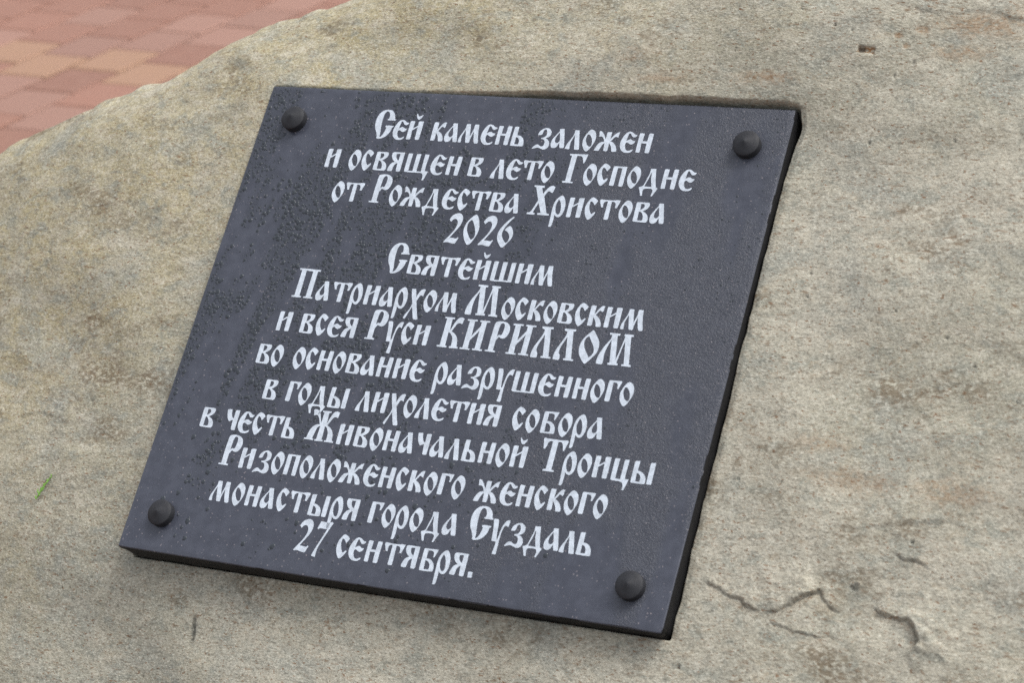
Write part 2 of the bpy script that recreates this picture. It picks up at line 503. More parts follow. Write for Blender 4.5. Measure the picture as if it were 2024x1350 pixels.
spot(548.5, -52.0, 7.2, 3.0, 0, 1.0, 2.2, 0.06, 0.86, 8)            # little chiselled hole, rusty at its right end
spot(544.5, -52.6, 3.6, 2.6, 1, 0.9, 1.2, 0.06, 0.5, 4)
for (u, v, r_) in ((572, -66, 5), (580, -58, 4), (590, -72, 7), (600, -60, 3)): spot(u, v, r_, r_ * .6, 0, 0.55, 0.6)
for (u, v, a, b, k) in ((640, -80, 60, 16, .5), (625, -55, 40, 10, .4), (690, -95, 50, 18, .5), (615, 300, 60, 14, .35), (690, 300, 45, 16, .4), (585, 275, 40, 12, .3), (350, -40, 26, 12, .25), (470, -24, 40, 8, .5), (380, -20, 36, 6, .4)):
    spot(u, v, a, b, 0, k, 0.0, 0.0, 0.1)
spot(79.5, 491, 3.2, 17, 1, 0.9, 2.2, -0.12, 0.3)                    # dark stain streak under the plaque
spot(634.5, 378, 5, 3.2, 1, 0.75, -1.2, 0, 0.6)                      # grey pebble set in the stone
for (u, v, a, b, k) in ((-92, 130, 30, 11, .35), (-50, 30, 34, 12, .45), (-120, 70, 30, 12, .3), (-200, 110, 26, 12, .35), (-60, -25, 22, 9, .5), (30, -70, 26, 10, .35), (60, 545, 30, 10, .5), (-90, 250, 20, 8, .35), (-45, 185, 16, 8, .3), (20, 560, 36, 9, .45)):
    spot(u, v, a, b, 1, k * .6, 0.8, -0.5, 0.1)
for _ in range(34):                                                   # pinholes, most of them on the right half
    u, v = rng.uniform(420, 780), rng.uniform(-120, 470)
    if -6 < u < 512 and -8 < v < 450: continue
    r_ = rng.uniform(0.8, 1.7); spot(u, v, r_ * 1.4, r_, 1, 0.8, 1.0 * r_, 0, 0.3)
for _ in range(30):
    u, v = rng.uniform(-300, 420), rng.uniform(-80, 560)
    if -6 < u < 512 and -8 < v < 450: continue
    r_ = rng.uniform(0.9, 2.2); spot(u, v, r_ * 1.7, r_, 1, 0.5, 0.7 * r_, -0.4, 0.2)
och = sstep(330, -60, U + V * 0.75) * 0.9 + sstep(60, -40, V) * sstep(540, 250, U) * 0.35
tint[..., 2] = np.clip(och + fbm(U / 120, V / 80, 61, 3) * 0.35 * (och > 0.02), 0, 1)

# rounded rim and steep flanks
RR, RH = 75.0, 52.0
xr = np.clip(1 - D / RR, 0, 1)
W = W - RH * (1 - np.sqrt(np.clip(1 - xr * xr, 0, 1)))
outm = D < 0
lean = np.clip(-D, 0, None)
W = np.where(outm, W - lean * 7.0, W)
dirU, dirV = U - NU, V - NV
nn = np.hypot(dirU, dirV) + 1e-6
outside = ~inside
keep = np.clip(np.sqrt(D2), 0, 1e9)
UU = np.where(outside, NU + dirU / nn * np.minimum(keep, 6 + keep * 0.35), U)
VV = np.where(outside, NV + dirV / nn * np.minimum(keep, 6 + keep * 0.35), V)
# pocket cut for the plaque: tight at the left and below, an open gap above and at the right
gt = 0.4 + (3.4 + fbm(U / 30, U / 47, 83, 3) * 1.5) * sstep(150, 330, U)      # width of the gap above
gr_ = 1.5 + fbm(V / 36, V / 51, 87, 3) * 1.2 + 4.0 * np.exp(-((V - 14) / 12) ** 2)  # and at the right
inp = (U >= 0.7) & (U <= PW + 2.5) & (V >= -2.1) & (V <= PH - 0.7)
ER = PW + 2.7; ET = -2.3
fr = np.exp(-((U - ER) / 9.0) ** 2) * sstep(-14, 0, V) * sstep(PH + 20, PH, V)
ft = np.exp(-((V - ET) / 9.0) ** 2) * sstep(-14, 0, U) * sstep(PW + 14, PW, U)
UU = UU + (gr_ - 2.7) * fr
VV = VV - (gt - 2.3) * ft
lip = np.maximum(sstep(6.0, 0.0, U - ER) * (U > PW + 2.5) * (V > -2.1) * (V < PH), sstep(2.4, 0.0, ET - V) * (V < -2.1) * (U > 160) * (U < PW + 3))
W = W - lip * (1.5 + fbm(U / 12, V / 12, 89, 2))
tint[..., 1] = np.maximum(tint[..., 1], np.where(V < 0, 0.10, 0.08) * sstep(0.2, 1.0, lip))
tint[..., 1] = np.where(inp, 1.0, tint[..., 1])  # gap shade painted in: dark floor, fading up the wall
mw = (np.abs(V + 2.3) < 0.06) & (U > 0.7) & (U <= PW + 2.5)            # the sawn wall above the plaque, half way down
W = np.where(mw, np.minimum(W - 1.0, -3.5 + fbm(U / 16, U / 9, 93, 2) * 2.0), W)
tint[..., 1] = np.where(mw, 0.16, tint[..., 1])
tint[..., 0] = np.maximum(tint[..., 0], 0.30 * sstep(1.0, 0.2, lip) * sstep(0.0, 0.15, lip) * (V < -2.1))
W = np.where(inp, np.minimum(W - 9, -PT - 2.5), W)
verts = loc(UU, VV, W).reshape(-1, 3)
nu, nv = U.shape
idx = np.arange(nu * nv).reshape(nu, nv)
quads = np.stack([idx[:-1, :-1], idx[:-1, 1:], idx[1:, 1:], idx[1:, :-1]], -1).reshape(-1, 4)
zc = verts[:, 0] * EX[2] + verts[:, 1] * EY[2] + verts[:, 2] * EZ[2] + ORG[2]
ok = zc[quads].max(1) > -0.25
quads = quads[ok]
used = np.unique(quads)
remap = np.full(len(verts), -1); remap[used] = np.arange(len(used))
verts = verts[used]; quads = remap[quads]
me = mesh_np('boulder', verts, quads)
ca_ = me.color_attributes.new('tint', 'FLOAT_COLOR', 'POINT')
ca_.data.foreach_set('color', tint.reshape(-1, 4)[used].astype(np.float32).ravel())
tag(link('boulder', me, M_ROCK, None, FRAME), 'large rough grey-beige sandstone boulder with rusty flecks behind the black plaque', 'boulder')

# ------------------------------------------------------------------ plaque
plaque = bpy.data.objects.new('memorial_plaque', None)
C.objects.link(plaque)
plaque.empty_display_size = 0.1
plaque.matrix_world = FRAME @ Matrix.Translation(Vector(loc(PW / 2, PH, -PT)))
tag(plaque, 'rectangular black granite plaque with white Cyrillic inscription, bolted to the boulder', 'plaque')
bpy.context.view_layer.update()
PINV = plaque.matrix_world.inverted()
REL = PINV @ FRAME                    # plaque frame -> plaque's own axes


def part(name, me, mat, parent=plaque):
    o = link(name, me, mat)
    o.parent = parent
    me.transform(REL)
    return o


def wet_density(u, v):
    st = fbm(u / 14 + v / 90, v / 130, 401, 3)                        # run-off streaks left bare, following the slope
    bl = fbm(u / 32, v / 30, 411, 3)
    d = sstep(-0.16, 0.26, 1.05 * st + 0.45 * bl + 0.04)
    d = d * (1 - 0.85 * sstep(300, 400, v + 30 * fbm(u / 50, v / 50, 421, 2)))
    return d * (0.22 + 0.78 * sstep(430, 230, u))


# slab: face grid (so that the film of mist can vary), bevelled rim, irregular sawn sides
nu_, nv_ = 120, 106
fu = np.linspace(1.0, PW - 1.0, nu_); fv = np.linspace(1.0, PH - 1.0, nv_)
FU, FV = np.meshgrid(fu, fv, indexing='ij')
vert = [loc(FU, FV, np.zeros_like(FU)).reshape(-1, 3)]
fi = np.arange(nu_ * nv_).reshape(nu_, nv_)
qd = [np.stack([fi[:-1, :-1], fi[:-1, 1:], fi[1:, 1:], fi[1:, :-1]], -1).reshape(-1, 4)]
ring = np.concatenate([fi[:, 0], fi[-1, 1:], fi[-2::-1, -1], fi[0, -2:0:-1]])
ru, rv = FU.ravel()[ring], FV.ravel()[ring]
ou = np.where(ru <= 1.01, -1, np.where(ru >= PW - 1.01, 1, 0)); ov = np.where(rv <= 1.01, -1, np.where(rv >= PH - 1.01, 1, 0))
cnt, prev = nu_ * nv_, ring
for k, (off, w) in enumerate(((0.55, -0.18), (1.0, -0.9), (1.3, -6), (1.0, -13), (1.6, -19), (0.4, -PT))):
    jig = (vnoise(ru / 9 + k * 7, rv / 9, 201 + k) * 0.55 if k > 1 else 0)
    chip = np.clip(vnoise(ru / 4, rv / 4, 221) - 0.55, 0, 1) * (1.6 if k in (1,) else 0)
    cornr = ((ou != 0) & (ov != 0)) * (2.4 if k > 2 else 0.35)
    o_ = off + jig - chip - cornr
    vert.append(loc(ru + ou * o_, rv + ov * o_, np.full(len(ru), w)))
    cur = cnt + np.arange(len(ring)); cnt += len(ring)
    qd.append(np.stack([prev, np.roll(prev, -1), np.roll(cur, -1), cur], -1)); prev = cur
vert.append(loc([PW / 2], [PH / 2], [-PT])); 
trs = np.stack([prev, np.roll(prev, -1), np.full(len(prev), cnt)], -1)
V_ = np.concatenate(vert)
me = mesh_np('slab', V_, np.concatenate(qd)[:, ::1], trs)
wetm = np.zeros((len(V_), 4), np.float32); wetm[:, 3] = 1
uu, vv2 = V_[:, 0] / MM, -V_[:, 1] / MM
mist = sstep(250, 360, uu + 40 * fbm(uu / 60, vv2 / 60, 301, 3)) * sstep(0.55, -0.15, fbm(uu / 26, vv2 / 90, 311, 4) - 0.15 + 0.5 * sstep(330, 430, vv2))
wetm[:, 1] = wet_density(uu, vv2)
wetm[:, 1] = np.maximum(wetm[:, 1], 0.75 * mist)
wetm[:, 0] = np.clip(mist, 0, 1) * (V_[:, 2] > -0.0001)
ca_ = me.color_attributes.new('wet', 'FLOAT_COLOR', 'POINT'); ca_.data.foreach_set('color', wetm.ravel())
b_ = bmesh.new(); b_.from_mesh(me); bmesh.ops.recalc_face_normals(b_, faces=b_.faces); b_.to_mesh(me); b_.free()
me.materials.append(M_SLAB); me.materials.append(M_SAWN)
for p in me.polygons:
    if p.normal.z < 0.5: p.material_index = 1
part('slab', me, None)

# ------------------------------------------------------------------ lettering: outlines of an old-Russian display alphabet, 1/100 mm
FONT_TXT = """С 949,2755s 1309,2699s 1579,2454s 1719,2204s 1789,1932 1892,1871 1919,1744 1141,1734 1111,1861 1233,1893 1239,2106s 1151,2396s 1039,2538s 887,2597s 727,2505s 630,2223s 611,1707s 660,1158s 792,358s 789,83 913,108s 1084,337s 1195,746s 1241,1041 1123,1079 1109,1210 1409,1244 1890,1222 1907,1113 1795,1052 1740,701s 1581,382s 1329,112s 1035,-32s 709,-79s 557,-21 535,161s 408,484s 249,732s 120,982s 13,1382s 0,1823s 118,2272s 359,2579s 620,2713s
е 651,1858s 881,1789s 1124,1619s 1315,1610 1306,1489s 1182,1384s 997,1375s 839,1513s 722,1664s 607,1702s 543,1552s 494,1184s 483,964 635,1100s 858,1166s 1065,1049s 1299,1025 1215,820s 1013,693s 826,745s 643,844s 519,820s 462,707s 500,453s 645,206s 810,106s 992,123s 1249,257 1228,92s 1047,-45s 761,-90s 481,-40s 207,164s 43,465s 0,792s 35,1087s 152,1422s 323,1706s 473,1823s
и 0,1704s 62,1781s 410,1795 421,1678s 409,1058 842,1383 815,1699s 892,1786s 1268,1802 1285,1668s 1310,143s 1253,31s 971,16 913,103s 848,1227 387,893 436,132s 397,21s 101,11 50,74s
й 0,1704s 62,1781s 410,1795 421,1678s 409,1058 842,1383 815,1699s 892,1786s 1268,1802 1285,1668s 1310,143s 1253,31s 971,16 913,103s 848,1227 387,893 436,132s 397,21s 101,11 50,74s|443,2538 550,2379s 699,2266s 850,2321s 1031,2421 983,2200s 857,2011s 724,1957s 587,2034s 462,2247s 403,2463s
к 0,1721s 71,1790s 414,1786 424,1670s 434,1000 529,1168s 738,1559s 912,1768s 1059,1830s 1190,1800 1145,1617s 1147,1436s 1090,1288 946,1371s 831,1383s 725,1251s 555,970 729,889s 979,685s 1164,370s 1232,121s 1175,10s 819,1 803,98s 746,311s 613,557s 406,799 453,187s 389,39s 85,29 51,110s
а 500,1726s 576,1777s 906,1784 928,1676s 1305,129s 1259,19s 939,8 901,107s 785,496 720,331s 637,128s 524,21s 320,-34s 153,29s 42,203s 0,453s 62,782s 276,1154s 533,1565|561,1440 765,747 732,583s 603,468s 474,468s 352,563s 306,686s 318,904s 415,1180s
м 406,1724s 463,1774s 782,1772 804,1654s 1005,586 1103,951s 1197,1351s 1201,1693s 1266,1775s 1597,1767 1617,1643s 1686,1125s 1781,700s 1942,101s 1890,-2s 1655,-5s 1567,80s 1407,537s 1269,1121 1174,721s 1111,341s 1103,72s 1034,4s 783,11 728,105s 459,1258 324,873s 244,545s 260,258s 298,45s 248,6s 16,11 0,154s 32,461s 205,902s 385,1380s
н 0,1692s 67,1767s 397,1749 404,1642s 393,1052 823,1057 843,1701s 907,1786s 1226,1774 1235,1650s 1238,102s 1197,0s 894,-6 855,63s 821,861 346,853 398,91s 352,6s 59,0 32,88s
ь 0,1720s 74,1770s 387,1776 391,1669s 416,966 566,967s 820,892s 1035,709s 1178,434s 1235,101s 1167,-27s 82,-35s 9,32|366,779 501,769s 648,635s 758,410s 767,120 374,123
з 907,1805s 1136,1747s 1338,1563s 1412,1284s 1358,1052s 1173,901s 985,820 1179,760s 1396,561s 1485,319s 1462,37s 1306,-148s 1079,-214s 851,-156s 617,-82s 407,-87s 55,-212 0,-170 124,31s 290,189s 473,227s 665,115s 859,55s 1006,152s 1039,400s 960,607s 820,723s 622,736 605,852 851,918s 1008,1104s 1013,1386s 916,1593s 811,1652s 678,1563s 613,1365s 570,1151s 235,1090 251,1275s 382,1547s 644,1738s
л 465,1674s 519,1730s 871,1738 889,1626s 1276,38s 1239,-52s 876,-55 836,47s 568,1293 444,900s 360,528s 376,196s 402,-12s 353,-50s 1,-35 0,87s 69,389s 268,786s 457,1217s 497,1465s
о 572,1867s 808,1768s 996,1533s 1096,1154s 1074,769s 944,378s 770,20s 581,-165s 431,-121s 258,60s 84,365s 0,779s 62,1167s 232,1544s 402,1799s|339,1410s 490,1366s 685,1166s 831,860s 886,584s 857,321s 692,294s 500,423s 339,658s 240,932s 233,1177s 269,1354s
ж 789,1661s 853,1716s 1178,1716 1180,1612s 1197,1004 1303,1236s 1501,1507s 1717,1710s 1912,1773 1878,1563s 1860,1259 1710,1310s 1551,1267s 1413,1085s 1269,869 1473,811s 1737,600s 1934,299s 2010,26s 1937,-54s 1614,-59 1552,104s 1432,409s 1290,609s 1182,690 1198,84s 1148,-41s 852,-23 838,63s 784,703 637,555s 531,323s 432,5s 362,-51s 0,-48 14,85s 130,405s 323,694s 536,793s 693,819 661,957s 535,1159s 366,1272s 125,1248 129,1381s 58,1656s 90,1763s 252,1737s 463,1539s 642,1269s 789,1051
Р 245,2509s 314,2687s 560,2772s 918,2794s 1270,2723s 1525,2558s 1672,2298s 1715,1926s 1613,1575s 1462,1373s 1264,1310s 1050,1352s 917,1424 715,1098 708,245 948,183 958,65 16,76 0,201 261,219 223,1479s|710,1388 790,1532s 894,1603s 1062,1592s 1148,1771s 1186,2150s 1158,2456s 1055,2601s 935,2634s 795,2560s 731,2314s 711,1935s
д 619,1713 1091,1735 1110,1566s 1270,793s 1423,226s 1487,78s 1626,30 1628,-99s 1438,-500s 1337,-744 1217,-728 1270,-495s 1278,-257s 1203,-127s 1054,-69s 561,-94s 445,-160s 396,-349s 466,-751 311,-745 219,-497s 0,-2 257,100s 361,208s 469,606s 625,1263s 634,1536s|773,1367 828,1105s 876,768s 1095,86 442,95 505,354s 645,821s 731,1338s
с 493,1937s 696,1862s 920,1701s 964,1581s 766,1234 642,1401s 516,1516s 376,1559s 320,1450s 318,1168s 393,892s 525,621s 667,455s 743,443s 949,650 1011,566 897,296s 696,19s 534,-97s 407,-36s 220,214s 66,554s 0,971s 58,1362s 209,1689s 362,1893s
т 56,1806s 200,1805s 495,1782s 1143,1773s 1553,1835s 1802,1816 1804,1659s 1638,1096 1472,1112 1482,1253s 1461,1461s 1336,1610s 1145,1650s 1059,1638 1068,1435s 1127,146s 1076,20s 773,17 742,84s 713,1657 537,1645s 393,1530s 359,1352s 398,1110 233,1098 169,1269s 0,1662s
в 0,1706s 84,1782s 583,1780s 1044,1783s 1136,1712s 1164,1505s 1063,1254s 701,986 923,896s 1159,704s 1284,469s 1314,194s 1222,31s 1087,11s 119,40s 41,122|410,1646 625,1643s 738,1563s 767,1408s 675,1245s 438,1090|393,947 518,945s 683,810s 826,577s 874,302s 823,177s 401,165
Г 0,2636 482,2651 1652,2670 1645,2513s 1521,1864 1416,1868 1341,2130s 1221,2367s 1051,2478s 708,2493 687,2300s 720,111 976,100 976,-21 28,-30 7,124 250,157 218,2482 21,2505
п 0,1674s 65,1747s 470,1755s 1200,1748 1200,1627s 1230,56s 1175,-50s 884,-35 849,31s 798,1610 393,1605 415,71s 374,-27s 57,-20 15,45s
Х 0,2679 935,2688 963,2499 757,2486 996,1913 1122,2198s 1339,2524s 1533,2692s 1731,2729s 1929,2649 1915,2458s 1865,2212s 1815,2088 1686,2114s 1578,2186s 1434,2201s 1308,2037s 1159,1716 1481,979s 1811,211 2052,160 2074,24 1017,18 989,170 1269,224 829,1124 712,754s 532,241 733,152 739,15 40,17 19,171 276,223s 416,457s 569,882s 712,1340 195,2518 28,2525
р 567,1896s 749,1805s 939,1508s 1053,1173s 1105,697s 1037,281s 891,14s 724,-66s 519,-12s 340,129 368,-382s 344,-828s 265,-971s 91,-967 82,-643s 32,175s 0,757s 34,1171s 156,1524s 359,1779s|365,1521 528,1377s 674,1078s 778,674s 774,297s 687,181s 582,187s 426,306s 306,538s 232,910s 255,1187s
щ 0,1718s 65,1805s 396,1795 402,1687s 415,158 864,150 822,1712s 906,1796s 1224,1789 1222,1681s 1233,154 1698,147 1635,1723s 1705,1792s 2032,1789 2032,1674s 2029,383s 2101,215s 2345,205 2348,80s 2163,-663 2005,-655 2024,-404s 1958,-140s 1798,10s 1315,16s 157,34s 42,135
я 50,1720s 146,1827s 459,1845s 1228,1843 1238,1699s 1276,96s 1192,12s 909,19 876,143s 813,824 658,725s 520,518s 478,191s 439,26s 44,27 0,161s 79,491s 249,772s 533,934 327,1048s 147,1255s 58,1467s|568,1685s 847,1694 848,1061 690,1142s 540,1314s 482,1492s 490,1637s
2 653,2755s 914,2715s 1137,2506s 1223,2166s 1174,1748s 986,1320s 706,851s 474,454 750,475s 1117,435s 1270,567 1325,502 1147,-10s 1052,-45s 797,-20s 420,54s 84,-6 22,58 217,366s 557,874s 793,1375s 859,1794s 776,2064s 648,2193s 464,2215s 316,2117s 177,1934 0,2129 94,2379s 304,2619s
0 764,2749s 920,2649s 1120,2350s 1302,1878s 1396,1400s 1341,946s 1150,413s 942,52s 759,-48s 611,27s 349,352s 124,785s 0,1296s 44,1786s 256,2253s 546,2587s|477,2234 642,2107s 852,1775s 1069,1341s 1174,968s 1164,656s 966,434 812,526s 550,852s 301,1284s 216,1694s 278,2011s
6 1021,2820 1101,2729 797,2338s 546,1889s 408,1535s 369,1256s 417,1019s 574,756s 832,485s 986,383 1101,523s 1167,767s 1131,1005s 964,1267s 753,1440s 533,1527 661,1743s 902,1933s 1088,1843s 1304,1533s 1395,1230s 1384,921s 1252,603s 1035,278s 866,25s 748,-46s 592,4s 329,292s 96,651s 0,1022s 49,1439s 212,1830s 503,2265s 814,2633s
7 151,2728 389,2712s 790,2691s 1031,2717s 1186,2786 1327,2708 1200,2435s 999,1878s 743,1171s 558,570s 515,180s 537,-295 166,-203 216,11s 414,678s 669,1385s 914,2123 591,2128s 262,2148s 153,2101s 88,2028 0,2097 69,2395s
. 0,444s 342,469 378,84s 333,16s 24,-7 14,78s
б 0,1724s 62,1795s 382,1808s 1241,1833 1242,1724s 1049,1159 944,1169 961,1327s 937,1510s 770,1659s 396,1660 382,1012 608,997s 874,910s 1087,723s 1205,491s 1261,127s 1197,9s 103,-23s 29,29|375,824 531,815s 704,700s 842,502s 853,131 387,101
П 0,2777 2100,2756 2116,2599 1853,2594 1876,242 2120,193 2117,71 1204,84 1190,199 1411,218 1386,2573 715,2588 749,265 952,195 946,82 34,79 4,217 276,259 252,2603 25,2620
х 21,1797 388,1836 516,1497s 649,1030 727,1344s 871,1682s 1038,1834s 1243,1869s 1322,1790s 1280,1530s 1271,1221 1105,1292s 975,1246s 870,1015s 774,733 970,170s 1219,-488s 1354,-815s 1307,-894s 1004,-899 914,-788s 736,-294s 534,216 409,-119s 268,-575s 167,-874s 39,-869s 0,-770s 144,-416s 365,13s 460,500 220,1129s
М 516,2721 1407,2713 1430,2546 1235,2519 1585,453 1710,1069s 1877,2230s 1888,2535 1810,2562 1799,2713 2584,2713 2610,2546 2408,2546 2820,197 2998,180 3026,9 2222,25 2216,158 2397,192 1997,2122 1902,1692s 1724,230 1857,192 1891,28 1021,15 993,163 1158,195 813,2103 645,1682s 524,1165s 513,692s 563,191s 546,22s 452,-14s 41,9 3,73s 0,477s 106,925s 343,1521s 707,2161s 757,2454s 747,2544 550,2554
К 12,2718 913,2724 939,2585 733,2566 768,1560 871,1737s 1072,2328s 1254,2648s 1458,2784s 1634,2784s 1818,2700 1784,2529s 1744,2206 1604,2260s 1440,2278s 1295,2181s 1114,1861s 965,1495 1233,1369s 1520,1129s 1707,813s 1775,485s 1805,221 1947,195 1970,54 1167,42 1143,183 1301,205 1295,505s 1230,934s 1045,1184s 847,1366s 717,1387 747,234 897,182 911,50 23,46 0,194 257,220 226,2603 37,2585
И 0,2703 907,2714 922,2575 711,2578 728,1232 927,1545s 1189,1938s 1339,2186s 1337,2419s 1342,2547 1168,2571 1159,2711 2066,2705 2079,2572 1814,2564 1830,203 2061,186 2068,51 1159,70 1155,196 1377,208 1348,1819 1079,1393s 705,857 737,161 921,163 925,40 22,57 5,189 248,196 230,2550 15,2564
Л 351,2695 1344,2713 1364,2527 1163,2525 1599,177 1809,149 1816,10 941,13 915,157 1108,186 764,2043 625,1651s 452,1208s 382,873s 401,580s 518,412s 563,204s 561,40s 480,-27s 35,-13 0,49s 2,442s 123,946s 390,1530s 601,2076s 643,2393s 625,2457 382,2533
О 767,2753s 838,2792s 928,2735s 1227,2357s 1487,2025s 1607,1777s 1666,1394s 1630,937s 1431,594s 1144,209s 911,-73s 839,-112s 723,-53s 391,295s 162,628s 39,941s 0,1424s 108,1858s 355,2273s|609,2258 751,2051s 970,1747s 1189,1444s 1293,1195s 1348,941s 1267,707s 1033,424 940,577s 780,787s 570,1058s 399,1366s 308,1650s 326,1912s 433,2118s
Ж 1003,2724 1801,2746 1831,2606 1655,2586 1685,1648 1771,1825s 1932,2310s 2074,2643s 2263,2781s 2462,2786s 2647,2724 2625,2521s 2599,2225 2434,2283s 2241,2261s 2091,2061s 1811,1496 2065,1392s 2318,1188s 2525,880s 2613,592s 2676,252 2825,187 2842,63 1974,70 1959,201 2129,204 2130,569s 2062,926s 1853,1268s 1634,1426 1681,235 1820,201 1827,76 1047,61 1027,191 1178,209 1189,1392 976,1267s 864,954s 810,582s 751,226 886,208 900,93 4,105 0,221 194,244 248,616s 361,1030s 584,1339s 862,1488s 1072,1518 945,1831s 792,2114s 630,2264s 436,2292s 253,2205 238,2387s 150,2713s 233,2772s 415,2776s 632,2683s 799,2517s 928,2197s 1061,1844s 1177,1607 1189,2577 1030,2593
г 0,1789s 71,1854s 497,1865s 1092,1870 1078,1699s 937,1198 809,1211 828,1349s 795,1550s 653,1688s 389,1694 430,255s 380,80s 63,79 9,158s
ы 0,1684s 60,1753s 402,1779 400,1671s 381,991 592,971s 881,837s 1099,619s 1188,385s 1214,82s 1132,-21s 107,-27s 20,39|373,790 503,775s 671,627s 758,423s 748,115 380,130|1330,1677s 1403,1756s 1730,1771 1727,1664s 1769,121s 1724,-1s 1394,-3 1355,84s
ц 0,1711s 63,1771s 398,1774 396,1666s 400,167 840,129 837,1688s 897,1757s 1214,1765 1212,1656s 1198,328s 1282,200s 1535,201 1522,76s 1345,-714 1187,-718 1206,-501s 1156,-262s 999,-97s 728,-39s 118,-23s 31,59
Т 76,2732s 288,2687s 916,2688s 1548,2667s 2061,2712s 2139,2611s 2090,2384s 1964,1803 1866,1822 1801,2082s 1696,2385s 1561,2511s 1297,2512 1321,186 1560,153 1567,19 606,20 598,160 854,207 817,2518 578,2490s 449,2364s 394,2105s 283,1807 157,1840 111,2166s 0,2597s
ч 0,1739s 30,1845s 404,1869 429,1718s 500,1453s 633,1195s 742,1105s 828,1132 800,1726s 854,1841s 1210,1857 1216,1738s 1243,211s 1197,76s 893,75 859,166s 778,956 613,886s 451,807s 314,921s 142,1208s
у 0,1737s 27,1841s 332,1853s 423,1742s 500,1341s 577,669s 656,208 744,271 803,860s 886,1377s 1034,1697s 1228,1879s 1427,1877 1406,1664s 1374,1322 1242,1394s 1096,1397s 986,1183s 916,735s 901,124s 923,-381s 945,-886s 887,-986s 629,-968 615,-817s 667,-373s 670,34 265,55 251,230s 174,902s 88,1404s
ш 0,1729s 65,1803s 383,1794 385,1675s 411,156 858,146 824,1728s 892,1791s 1216,1794 1217,1675s 1240,185 1662,171 1627,1725s 1695,1789s 2018,1791 2019,1672s 2043,119s 1995,47s 152,32s 38,117"""
FONT = {}
for ln in FONT_TXT.split('\n'):
    ch, body = ln[0], ln[2:]
    FONT[ch] = [[(int(p.rstrip('s').split(',')[0]) / 100, int(p.rstrip('s').split(',')[1]) / 100, p.endswith('s')) for p in c.split()] for c in body.split('|')]
LBEAR = {'и': 1.45, 'й': 1.45, 'н': 1.45, 'ь': 1.45, 'к': 1.4, 'п': 1.45, 'р': 0.7, 'в': 1.45, 'б': 1.45, 'щ': 1.45, 'ш': 1.45, 'ц': 1.45, 'ы': 1.45, 'г': 1.45, 'я': 0.6, 'Г': 1.45, 'о': 0.7, 'е': 0.7, 'С': 0.7, 'с': 0.7, 'О': 0.7, 'з': 0.4, '2': 1.5, '6': 1.5, 'а': 0.5, 'л': 0.5, 'м': 0.5, 'д': 0.5, 'Л': 0.5, 'М': 0.5, 'т': 0.5, 'ч': 0.5, 'у': 0.5, 'Т': 0.5, 'х': 0.5, 'ж': 0.7, 'Р': 1, 'П': 1, 'К': 1, 'И': 1, 'Х': 0.4, 'Ж': 0.4, '7': 1.5, '.': 1.3, '0': 1.5}
RBEAR = {'и': 1.45, 'й': 1.45, 'н': 1.45, 'п': 1.45, 'ш': 1.45, 'ы': 1.45, 'м': 0.8, 'а': 0.8, 'я': 1.45, 'И': 1.45, 'П': 1.45, 'Л': 1.45, 'М': 1.45, 'о': 0.7, 'с': 0.75, 'ь': 0.75, 'в': 0.75, 'б': 0.75, 'р': 0.75, 'О': 0.75, '0': 1.3, '6': 1.3, 'Р': 0.75, 'л': 0.8, 'е': 0.6, 'С': 0.6, 'к': 0.7, 'ж': 1.0, 'т': 0.4, 'г': 0.2, 'Г': 0.2, 'Т': 0.0, 'у': 0.1, 'х': 0.5, 'Х': 0.6, 'К': 0.7, 'щ': 0.4, 'ц': 0.2, 'д': 0.6, 'ч': 1.4, 'з': 0.7, '2': 1.3, '7': 1.3, '.': 0, 'Ж': 0.7}
WORDS = [
    (1, 'Сей', 117.9, 165.2),
    (1, 'камень', 176.3, 266.7),
    (1, 'заложен', 275.7, 382.8),
    (2, 'и', 80.5, 92.2),
    (2, 'освящен', 103.3, 213.5),
    (2, 'в', 222.9, 234.7),
    (2, 'лето', 244.6, 302.1),
    (2, 'Господне', 312.6, 429.3),
    (3, 'от', 97.2, 126.4),
    (3, 'Рождества', 135.7, 280.1),
    (3, 'Христова', 288.6, 412.4),
    (4, '2026', 219.2, 281.9),
    (5, 'Святейшим', 172.1, 330.3),
    (6, 'Патриархом', 89.8, 250.4),
    (6, 'Московским', 259.2, 419.5),
    (7, 'и', 85.1, 97.1),
    (7, 'всея', 108.0, 162.5),
    (7, 'Руси', 173.0, 232.5),
    (7, 'КИРИЛЛОМ', 242.6, 417.9),
    (8, 'во', 75.3, 100.2),
    (8, 'основание', 111.4, 238.5),
    (8, 'разрушенного', 249.1, 426.4),
    (9, 'в', 93.5, 105.5),
    (9, 'годы', 116.2, 175.5),
    (9, 'лихолетия', 185.2, 317.7),
    (9, 'собора', 329.3, 410.0),
    (10, 'в', 41.4, 52.9),
    (10, 'честь', 64.4, 135.8),
    (10, 'Живоначальной', 146.0, 350.7),
    (10, 'Троицы', 361.8, 461.0),
    (11, 'Ризоположенского', 72.0, 304.9),
    (11, 'женского', 315.6, 429.9),
    (12, 'монастыря', 74.1, 216.8),
    (12, 'города', 227.8, 309.0),
    (12, 'Суздаль', 318.8, 426.8),
    (13, '27', 168.4, 198.3),
    (13, 'сентября.', 207.4, 333.4)]
LINE0, PITCH_V = 45.9, 31.09


